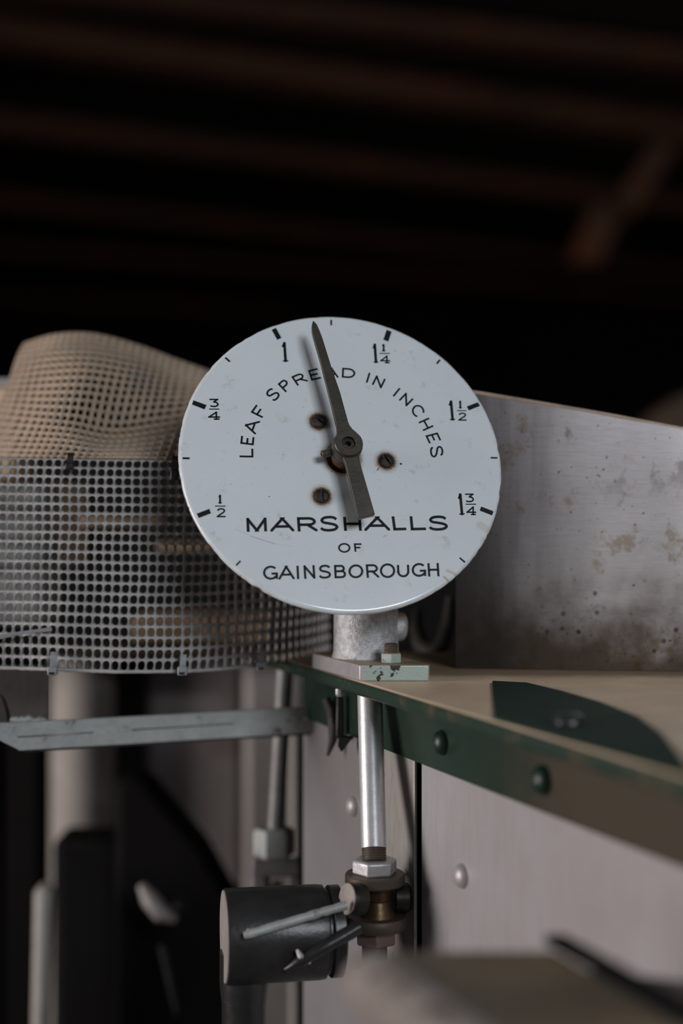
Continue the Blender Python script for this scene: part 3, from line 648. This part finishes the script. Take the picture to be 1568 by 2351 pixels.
net(lambda u, v: Slow(u, v), NU, NV, 'mesh_sheet', M['net_grey'], netg)
mb = MB()
e = [Slow(u*.5, NV)+Vector((0, -.0002, -.0004+.0003*noise.noise(Vector((u*2.1, 0, 0))))) for u in range(0, NU*2)]
mb.tube(e, [.0011+.0004*noise.noise(Vector((u*1.7, 3, 0))) for u in range(len(e))], 8); mb.build('bottom_edge', M['net_grey'], netg)
# upper tan net
ctl = [[(-75, 1052, .935), (40, 1053, .905), (130, 1055, .885), (230, 1056, .877), (330, 1058, .873), (430, 1063, .875)],
       [(-40, 1008, .95), (60, 1012, .91), (150, 1016, .889), (245, 1028, .888), (345, 1022, .895), (450, 1008, .905)],
       [(-8, 952, .975), (80, 960, .915), (168, 968, .902), (262, 984, .925), (362, 972, .945), (465, 955, .95)],
       [(12, 905, .985), (92, 905, .93), (182, 905, .912), (278, 915, .935), (378, 915, .96), (480, 912, .97)],
       [(28, 858, .995), (103, 850, .945), (195, 845, .93), (292, 858, .945), (388, 872, .97), (490, 885, .985)],
       [(42, 815, 1.005), (115, 800, .965), (205, 798, .953), (305, 815, .965), (398, 842, .985), (495, 870, 1.0)],
       [(56, 790, 1.03), (125, 770, .99), (212, 768, .98), (312, 793, .99), (405, 827, 1.01), (500, 860, 1.02)],
       [(62, 800, 1.06), (132, 775, 1.03), (220, 776, 1.025), (320, 800, 1.03), (410, 835, 1.05), (505, 868, 1.06)]]
NU2, NV2 = 27, 25
def Sup(u, v):
    cols = []
    for r in ctl:
        cols.append(spl([Vector(p) for p in r], u/NU2))
    q = spl(cols, v/NV2)
    return P(q.x, q.y, q.z-.022)
netu = thing('mesh_collar', 'tan plastic mesh collar flaring up above the grey mesh guard', 'mesh collar', P(200, 1054, .885))
net(lambda u, v: Sup(u, v), NU2, NV2, 'mesh_sheet', M['net_tan'], netu, hx=.345, hy=.33, t=.0011)
# left return of the collar where it rolls away
# cable ties
def tie(px, ytop, yb, d, mat, label, w=7, hw=11, hh=10, head=True):
    t = thing('cable_tie', label, 'cable tie', P(px, yb, d), 'cable ties on the mesh')
    mb = MB(); pts = [P(px+2, ytop, d+.004), P(px+1, ytop-3, d-.001), P(px+1, ytop+4, d-.0028), P(px, (ytop+yb)/2, d-.0032), P(px-1, yb-2, d-.003)]
    hwd = w/F*d; vs = []; fs = []
    for i, p in enumerate(pts):
        for sx_ in (-1, 1):
            for dy in (0, .0011): vs.append(p+Vector((sx_*hwd, dy, 0)))
    for i in range(len(pts)-1):
        a = 4*i; fs += [(a, a+2, a+6, a+4), (a+1, a+5, a+7, a+3), (a, a+4, a+5, a+1), (a+2, a+3, a+7, a+6)]
    fs += [(0, 1, 3, 2), (len(vs)-4, len(vs)-2, len(vs)-1, len(vs)-3)]
    mb.add(vs, fs); mb.build('strap', mat, t)
    mb = MB(); c = P(px-1, yb+hh-3, d-.002); a_, b_ = hw/F*d, hh/F*d
    mb.box(c, (a_, .0028, b_)); hd = mb.build('lock_head', mat, t, bevel=.0008)
    mb = MB(); mb.box(c+Vector((0, -.0026, -b_*.45)), (a_*.55, .0006, b_*.25)); mb.build('slot', M['black'], hd)
tie(122, 1500, 1533, .838, M['tie'], 'grey cable tie at the mesh bottom edge, leftmost of three')
tie(420, 1506, 1533, .838, M['tie'], 'grey cable tie at the mesh bottom edge, middle of three')
tie(601, 1490, 1522, .880, M['tie'], 'grey cable tie at the mesh bottom edge, nearest the dial post')
tie(161, 1042, 1066, .836, M['black'], 'black cable tie joining tan and grey mesh, far from the dial', w=7, hw=9, hh=8)
tie(402, 1050, 1082, .834, M['black'], 'black cable tie beside the left rim of the dial', w=8, hw=9, hh=12)
mb = MB(); mb.slab([P(-40, 1462, .836), P(118, 1440, .837), P(119, 1450, .837), P(60, 1455, .837), P(-40, 1476, .836)], (0, .0012, 0))
o = mb.build('tie_tail', M['tie'], bevel=.0003); tag(o, 'flat grey plastic strip poking out through the mesh at left edge', 'plastic strip')

# things seen through the net
inner = thing('inner_frame', 'grey painted casting standing behind the left end of the mesh', 'casting', (P(40, 1500, 1.0).x, 1.0, 0))
mb = MB(); a = P(-90, 1108, 1.0); b = P(104, 1438, 1.0)
mb.box(((a.x+b.x)/2, 1.03, (a.z+b.z)/2), ((b.x-a.x)/2, .03, (a.z-b.z)/2)); mb.build('body', M['grey_cast'], inner, bevel=.006, seg=3)
for yy, hh_ in ((1165, 6), (1228, 9), (1293, 5)):
    mb = MB(); p = P(7, yy, .992); mb.box(p, ((b.x-a.x)/2*.98, .008, hh_/F)); mb.build('rib', M['grey_cast'], inner, bevel=.002)
mb = MB(); p = P(-60, 1440, 1.05); mb.box((p.x, 1.06, p.z/2), (.015, .03, p.z/2)); mb.build('leg', M['bg_dark'], inner)
def bar_(name, x0, x1, ya, yb, d, mat, label, cat_, dep=.02):
    a = P(x0, ya, d); b = P(x1, yb, d); mb = MB(); mb.box(((a.x+b.x)/2, d+dep, (a.z+b.z)/2), ((b.x-a.x)/2, dep, (a.z-b.z)/2))
    o = mb.build(name, mat, bevel=.002); return tag(o, label, cat_)
bar_('timber_batten', 108, 205, 1108, 1300, 1.10, M['wood_dark'], 'brown upright board behind the mesh, beside the grey casting', 'timber')
bar_('timber_batten', 180, 362, 1184, 1209, 1.08, M['wood_tan'], 'tan batten behind the mesh, upper of the two slim ones', 'timber')
bar_('timber_batten', 358, 540, 1243, 1266, 1.12, M['wood_tan'], 'tan batten behind the mesh, lower slim one touching the dial outline', 'timber')
bar_('timber_block', 300, 618, 1418, 1482, 1.10, M['wood_tan'], 'wide tan timber block low behind the mesh near the post', 'timber', .04)
bar_('timber_rail', 100, 640, 1484, 1507, 1.06, M['wood_dark'], 'long brown timber rail along the bottom behind the mesh', 'timber')
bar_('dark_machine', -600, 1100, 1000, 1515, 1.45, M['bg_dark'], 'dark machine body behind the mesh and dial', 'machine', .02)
mb = MB(); a = P(-80, 880, 1.12); b = P(36, 1100, 1.12); mb.box(((a.x+b.x)/2, 1.15, (a.z+b.z)/2), ((b.x-a.x)/2, .03, (a.z-b.z)/2))
pst = mb.build('timber_upright', M['wood_tan'], bevel=.003); tag(pst, 'blurred tan timber upright with grey cap left of the mesh collar', 'timber')
mb = MB(); a = P(-90, 868, 1.11); b = P(42, 884, 1.11); mb.box(((a.x+b.x)/2, 1.15, (a.z+b.z)/2), ((b.x-a.x)/2, .036, (a.z-b.z)/2)); mb.build('cap', M['bg_steel'], pst, bevel=.001, label='grey cap')

# ---------------------------------------------------------------- slotted bar and its bracket
sb = thing('slotted_bar', 'pale grey slotted metal bar running below the mesh guard', 'metal bar', P(400, 1700, .875))
def db(px): return .855+(px+80)/840*.085
xs = [-80, 39, 215, 302, 537, 655, 752, 764]
def ty(px): return 1661-.0*px if px < 0 else 1661-.047*px-.00001*px*px
def by(px): return (1660+(px+80)*.50) if px < 44 else 1723-.0605*(px-44)
def sy(px): return 1695-.0625*px
mb = MB(); TH = Vector((0, .004, 0))
xs2 = [-80, -20, 39, 44, 130, 215, 302, 420, 537, 655, 752, 764]
slots = [(39, 215), (302, 537), (655, 752)]
def strip(x0, x1, fa, fb):
    A = [P(x0, fa(x0), db(x0)), P(x1, fa(x1), db(x1)), P(x1, fb(x1), db(x1)), P(x0, fb(x0), db(x0))]
    mb.slab(A, TH)
for a, b in zip(xs2, xs2[1:]):
    inslot = any(s0 <= a and b <= s1 for s0, s1 in slots)
    if inslot: strip(a, b, ty, lambda x: sy(x)-1.6); strip(a, b, lambda x: sy(x)+1.6, by)
    else: strip(a, b, ty, by)
mb.build('slotted_face', M['bar'], sb, smooth=5)
mb = MB()
mb.slab([P(44, 1724, .874), P(764, 1680, .944), P(764, 1684, .944), P(60, 1727, .874)], (0, .012, 0))
mb.build('back_flange', M['plate_dark'], sb)
brk = thing('hook_bracket', 'small grey curved bracket hanging under the rail at the bar end', 'bracket', P(780, 1690, .86))
mb = MB()
mb.slab([P(773, 1598, .866), P(788, 1602, .866), P(790, 1690, .866), P(778, 1700, .866), P(771, 1690, .866)], (0, .005, 0)); mb.build('hanger', M['gun_paint'], brk, bevel=.0008)
mb = MB(); mb.tube([P(750, 1606, .89), P(762, 1635, .885), P(766, 1665, .88), P(764, 1700, .88), P(752, 1735, .88)], [.0030, .0034, .0036, .0026, .0010], 10); mb.build('hook', M['plate_dark'], brk)
mb = MB(); mb.slab([P(780, 1690, .856), P(812, 1693, .850), P(795, 1712, .850), P(784, 1728, .856), P(775, 1712, .856)], (0, .006, 0)); mb.build('wedge', M['bg_dark'], brk, bevel=.0008)
# dark plate and weld beside the bar's left end
gp = thing('side_plate', 'dull brown grey plate behind the left end of the slotted bar', 'metal plate', P(40, 1655, .9))
mb = MB(); mb.slab([P(-90, 1528, .90), P(112, 1528, .90), P(112, 1662, .90), P(-90, 1662, .90)], (0, .003, 0)); mb.build('plate', M['plate_dark'], gp, bevel=.0006)
mb = MB()
for k in range(11):
    p = P(30+k*7+RNG.uniform(-2, 2), 1654+RNG.uniform(-3, 3), .884); r = RNG.uniform(.0016, .0028); mb.lathe(p-Vector((0, 0, r)), (0, 0, 1), [(0, 0), (r*.8, r*.5), (r, r), (r*.7, r*1.6), (0, r*2)], 10, wob=.3)
mb.build('weld_bead', M['bar'], gp)
mb = MB(); mb.tube([P(2, 1595, .89), P(10, 1610, .888), P(17, 1635, .886), P(20, 1658, .884)], [.0006, .0010, .0013, .0014], 8); mb.build('wire', M['bg_dark'], gp)

# ---------------------------------------------------------------- front rod and joint
JD = .775
rod = thing('pull_rod', 'bright silver rod with nuts and brown collars, directly below the dial', 'rod', P(865, 2185, JD))
def hexnut(c, r, h, ph, mat, par, name='hex_nut', ax=(0, 0, 1)):
    mb = MB(); mb.lathe(Vector(c), ax, [(r*.90, 0), (r, h*.10), (r, h*.86), (r*.90, h)], 6, ph=ph); return mb.build(name, mat, par, bevel=.0005, smooth=25)
top = P(849, 1588, .808); top.z = CZ-.1041; bot = P(858.5, 1948, JD)
mb = MB(); mb.cyl(top, bot, .0071, .0070, 40); mb.build('rod', M['alu_rod'], rod, smooth=40)
sc = F/JD
def pz(py): return CZ-(py-1175.5)/sc
def jx(px): return (px-784)/sc
mb = MB(); pr = []; z = 0
dirv = (bot-top).normalized(); Lt = (1974-1948)/sc
while z < Lt: pr += [(.0066, z), (.0062, z+.0002), (.0062, z+.0005), (.0067, z+.0008), (.0067, z+.0011)]; z += .0014
mb.lathe(bot, dirv, pr, 36); mb.build('thread', M['bronze'], rod, smooth=60)
hexnut((jx(860), JD, pz(2005)), .0124, (2005-1971)/sc, radians(41), M['nut'], rod)
mb = MB(); R_ = .0164; h = 25/sc
mb.lathe((jx(861), JD, pz(2029)), (0, 0, 1), [(R_*.96, 0), (R_, h*.15), (R_, h*.85), (R_*.96, h)], 48); mb.build('collar', M['bronze'], rod, smooth=35)
mb = MB(); R_ = .0168; h = 28/sc
mb.lathe((jx(865), JD, pz(2129)), (0, 0, 1), [(R_*.96, 0), (R_, h*.15), (R_, h*.85), (R_*.96, h)], 48); mb.build('collar', M['bronze'], rod, smooth=35)
mb = MB(); h = 72/sc
mb.lathe((jx(868), JD, pz(2101)), (0, 0, 1), [(.0102, 0), (.0092, h*.12), (.0078, h*.3), (.0073, h*.46), (.0068, h*.495), (.0073, h*.53), (.0078, h*.7), (.0092, h*.88), (.0104, h)], 40); mb.build('spool', M['brass'], rod, smooth=30)
hexnut((jx(863), JD, pz(2165)), .0118, 37/sc, radians(0), worn('rust pink nut', (.30, .22, .20), (.20, .14, .13), (.09, .05, .04), .45, .3), rod)
mb = MB(); pr = []; z = 0
while z < .009: pr += [(.0070, z), (.0066, z+.0006), (.0070, z+.0012)]; z += .0013
mb.lathe((jx(860), JD, pz(2164)), (0, 0, -1), pr, 32); mb.build('thread', M['bronze'], rod, smooth=60)

# ---------------------------------------------------------------- lever casting
lev = thing('lever_casting', 'dark grey cylindrical lever casting with pale flat end face', 'casting', (P(560, 2351, .77).x, .77, 0))
AX = Vector((.985, .172, 0)); cE = P(516, 2150, .765); rc = .0252
mb = MB(); mb.lathe(cE, AX, [(rc*.985, 0), (rc, .0012), (rc*1.0, .050), (rc*.985, .0535), (rc*.90, .0545), (rc*.90, .0555), (rc*.97, .0570), (rc*.97, .0625), (rc*.8, .064)], 64)
mb.build('barrel', M['gun_paint'], lev, smooth=40)
mb = MB(); mb.lathe(cE-AX*.0006, AX, [(rc*.955, 0), (rc*.965, .0008)], 64); mb.build('end_face', M['face_tan'], lev, label='pale flat end face')
mb = MB(); pc = P(562, 2300, .776); zc2 = cE.z
mb.lathe((pc.x, .772, .0), (0, 0, 1), [(.0122, 0), (.0122, zc2-.038), (.0130, zc2-.031), (.0134, zc2-.026), (.0134, zc2-.010)], 48); mb.build('stem', M['gun_paint'], lev, smooth=50)
a = P(577, 2143, .7395); b = P(796, 2078, .750)
mb = MB(); n_ = 14; pts = [a.lerp(b, k/n_) for k in range(n_+1)]; mb.tube([a-(b-a).normalized()*.004]+pts, [.0018]+[.0024+.00018*noise.noise(Vector((k*1.3, 0, 0)))*3 for k in range(n_+1)], 14); mb.build('brace_rod', M['bar'], lev, smooth=60)
a2 = P(690, 2206, .742); b2 = P(826, 2128, .751)
mb = MB(); mb.tube([P(655, 2226, .746), a2, a2.lerp(b2, .5), b2], [.0012, .0032, .0036, .0038], 14); mb.build('brace_rod', M['gun_paint'], lev, smooth=60)
mb = MB(); mb.tube([P(572, 2132, .741), P(570, 2143, .7405), P(573, 2152, .741)], [.001, .0026, .001], 10); mb.build('weld_bead', M['cast'], lev); mb = MB(); mb.tube([P(682, 2180, .742), P(690, 2196, .741), P(712, 2212, .742)], [.0008, .0018, .0008], 10)
mb.build('weld_bead', M['cast'], lev)
# trunnion stubs and yoke ring around the spool
s0 = P(797, 2064, .757); s1 = P(835, 2066, .762); mb = MB(); mb.lathe(s0, (s1-s0), [(.0082, 0), (.0086, .0008), (.0086, .009)], 40); mb.build('trunnion', M['dark_metal'], lev, smooth=40)
mb = MB(); mb.lathe(s0-(s1-s0).normalized()*.0004, (s1-s0), [(.0081, 0), (.0083, .0005)], 40); mb.build('trunnion_face', M['face_tan'], lev, label='pale flat end of the trunnion')
s0 = P(905, 2062, .778); mb = MB(); mb.lathe(s0, (1, .15, 0), [(.0082, 0), (.0082, .0072), (.0065, .009), (.002, .0096)], 36); mb.build('trunnion', M['dark_metal'], lev, smooth=40)
mb = MB(); c = Vector((jx(867), JD+.002, pz(2064))); pts = [c+Vector((.0115*cos(t), .0115*sin(t), 0)) for t in [radians(200-k*(220/16)) for k in range(17)]]
mb.tube(pts, .0045, 12); mb.build('yoke_ring', M['dark_metal'], lev)

# ---------------------------------------------------------------- back rod with clevis
br = thing('rear_rod', 'blurred dull steel rod with hex nut and clevis behind the front rod', 'rod', P(632, 2060, 1.0))
mb = MB(); mb.cyl(P(655, 1530, 1.0), P(633, 1902, 1.0), .0060, .0060, 32); mb.build('rod', worn('dull rod steel', (.30, .29, .29), (.22, .21, .21), None, .5, .3, 60, 400), br, smooth=40)
p = P(628, 1966, 1.0); hexnut(p, .0145, 66/F, radians(41), M['bar'], br)
mb = MB(); a = P(580, 1966, 1.0); b = P(690, 2085, 1.0); Rz = Matrix.Rotation(radians(-12), 3, 'Z')
mb.prism([P(581, 1968, 1.0), P(686, 1968, 1.0), P(690, 1968, 1.03), P(596, 1968, 1.03)], [P(579, 2012, 1.0), P(688, 2012, 1.0), P(692, 2012, 1.03), P(594, 2012, 1.03)])
mb.prism([P(579, 2012, 1.0), P(611, 2012, 1.0), P(620, 2012, 1.03), P(594, 2012, 1.03)], [P(577, 2120, 1.0), P(609, 2120, 1.0), P(620, 2120, 1.03), P(594, 2120, 1.03)])
mb.prism([P(661, 2012, 1.0), P(688, 2012, 1.0), P(692, 2012, 1.03), P(668, 2012, 1.03)], [P(661, 2120, 1.0), P(690, 2120, 1.0), P(694, 2120, 1.03), P(668, 2120, 1.03)])
mb.build('clevis', worn('clevis steel', (.17, .16, .165), (.13, .12, .125), None, .5, .2, 60, 400), br, bevel=.0012)
mb = MB(); mb.lathe(P(636, 2075, 1.018), (0, 0, 1), [(.0085, 0), (.0080, .005), (.0035, .014), (.001, .017)], 20); mb.build('link_end', M['bg_post'], br)

# ---------------------------------------------------------------- far machine parts and added shade blocks, lower left
def upright(name, x0, x1, yt, d, mat, label, cat_, dep=.05, lean=0, zb=0.0):
    a = P(x0, yt, d); b = P(x1, yt, d); mb = MB()
    mb.prism([(a.x, d, a.z), (b.x, d, a.z), (b.x, d+dep, a.z), (a.x, d+dep, a.z)], [(a.x+lean, d, zb), (b.x+lean, d, zb), (b.x+lean, d+dep, zb), (a.x+lean, d+dep, zb)])
    return tag(mb.build(name, mat, bevel=.01, seg=3), label, cat_)
mb = MB(); c = P(185, 1500, 1.5); mb.lathe(((190-784)/F*1.54, 1.54, 0), (0, 0, 1), [(.036, 0), (.034, c.z)], 40)
tag(mb.build('round_column', M['bg_post']), 'blurred pale round column below the mesh at left', 'column')
upright('clad_panel', 335, 560, 1500, 1.58, M['bg_steel'], 'blurred grey cladding panel right of the pale column', 'panel', .03)
upright('clad_panel', 556, 700, 1500, 1.50, M['bg_steel2'], 'blurred grey cladding panel behind the rear rod', 'panel', .03)
upright('seam_post', 692, 716, 1560, 1.2, M['bg_dark'], 'dark narrow upright between rear rod and silver cladding', 'post', .02)
upright('tan_post', 664, 690, 1640, 1.22, M['bg_post'], 'blurred narrow tan upright just right of the rear rod', 'post', .01)
upright('pale_strut', 75, 112, 2040, 1.2, M['bg_post'], 'blurred pale strut at the lower left corner', 'strut', .03, -.02)
upright('shade_block', 118, 335, 1925, 1.3, M['bg_dark'], 'added dark block standing in for shade over the lower pale column', 'machine', .06)  # added dark block: stands for the shade over the column's foot
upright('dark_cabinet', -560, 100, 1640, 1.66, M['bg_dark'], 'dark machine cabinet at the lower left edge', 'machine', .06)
mb = MB(); mb.slab([P(262, 1790, 1.25), P(335, 1790, 1.25), P(470, 1950, 1.25), P(560, 2110, 1.25), P(560, 2500, 1.25), P(262, 2500, 1.25)], (0, .05, 0))
tag(mb.build('shade_slab', M['bg_dark'], bevel=.008, seg=3), 'added dark slab standing in for slanting shade left of the lever casting', 'machine')  # added dark slab: stands for slanting shade across the cladding panel
mb = MB(); mb.tube([P(325, 2032, 1.18), P(345, 2065, 1.175), P(372, 2098, 1.17), P(405, 2112, 1.17)], [.004, .008, .008, .003], 12)
tag(mb.build('curved_lever', M['bg_steel2']), 'small blurred pale curved lever in the dark at lower left', 'lever')
mb = MB(); mb.lathe(P(405, 2078, 1.19), (0, -1, .2), [(.010, 0), (.010, .006), (.007, .012), (.002, .015), (0, .015)], 24)
tag(mb.build('round_knob', M['gun_paint']), 'dark blurred round knob right of the curved lever', 'knob')
mb = MB(); mb.tube([P(372, 2170, 1.2), P(390, 2240, 1.2), P(406, 2325, 1.2)], [.003, .004, .002], 10)
tag(mb.build('thin_strut', M['gun_paint']), 'thin dark strut beneath the curved lever', 'strut')

# ---------------------------------------------------------------- near casing, bottom right
fc = thing('near_casing', 'large blurred olive brown casing in the foreground, bottom right', 'casing', (.08, .45, 0))
zf = CZ-.160
def fe(x0, Y): return (x0+.39*(.52-Y), Y)
A = [(.018, .522), (.0795, .522), fe(.0795, .30), fe(.016, .30), fe(.010, .50), (.0115, .515)]
mb = MB(); mb.prism([(x, y, zf) for x, y in A], [(x, y, 0.0) for x, y in A]); mb.build('body', M['fore'], fc, bevel=.006, seg=4)
mb = MB(); mb.tube([Vector((*fe(.0110, y), zf-.012)) for y in (.530, .522, .51, .45, .38, .30)], [.005, .011, .013, .013, .013, .013], 16); mb.build('rounded_edge', M['fore_end'], fc, label='mottled pale rounded edge')
mb = MB(); a = Vector((*fe(.0795, .523), zf+.001)); b = Vector((*fe(.0795, .30), zf+.001)); s = Vector((.004, 0, 0)); u = Vector((0, 0, .004))
mb.prism([a-s+u, b-s+u, b+s+u, a+s+u], [a-s, b-s, b+s, a+s]); mb.build('edge_lip', M['bg_dark'], fc, bevel=.001)
mb = MB(); A = [(.0850, .515), (.125, .50), fe(.125, .30), fe(.0850, .30)]; mb.prism([(x, y, zf-.004) for x, y in A], [(x, y, 0) for x, y in A]); mb.build('side_wing', M['gun_paint'], fc, bevel=.004)
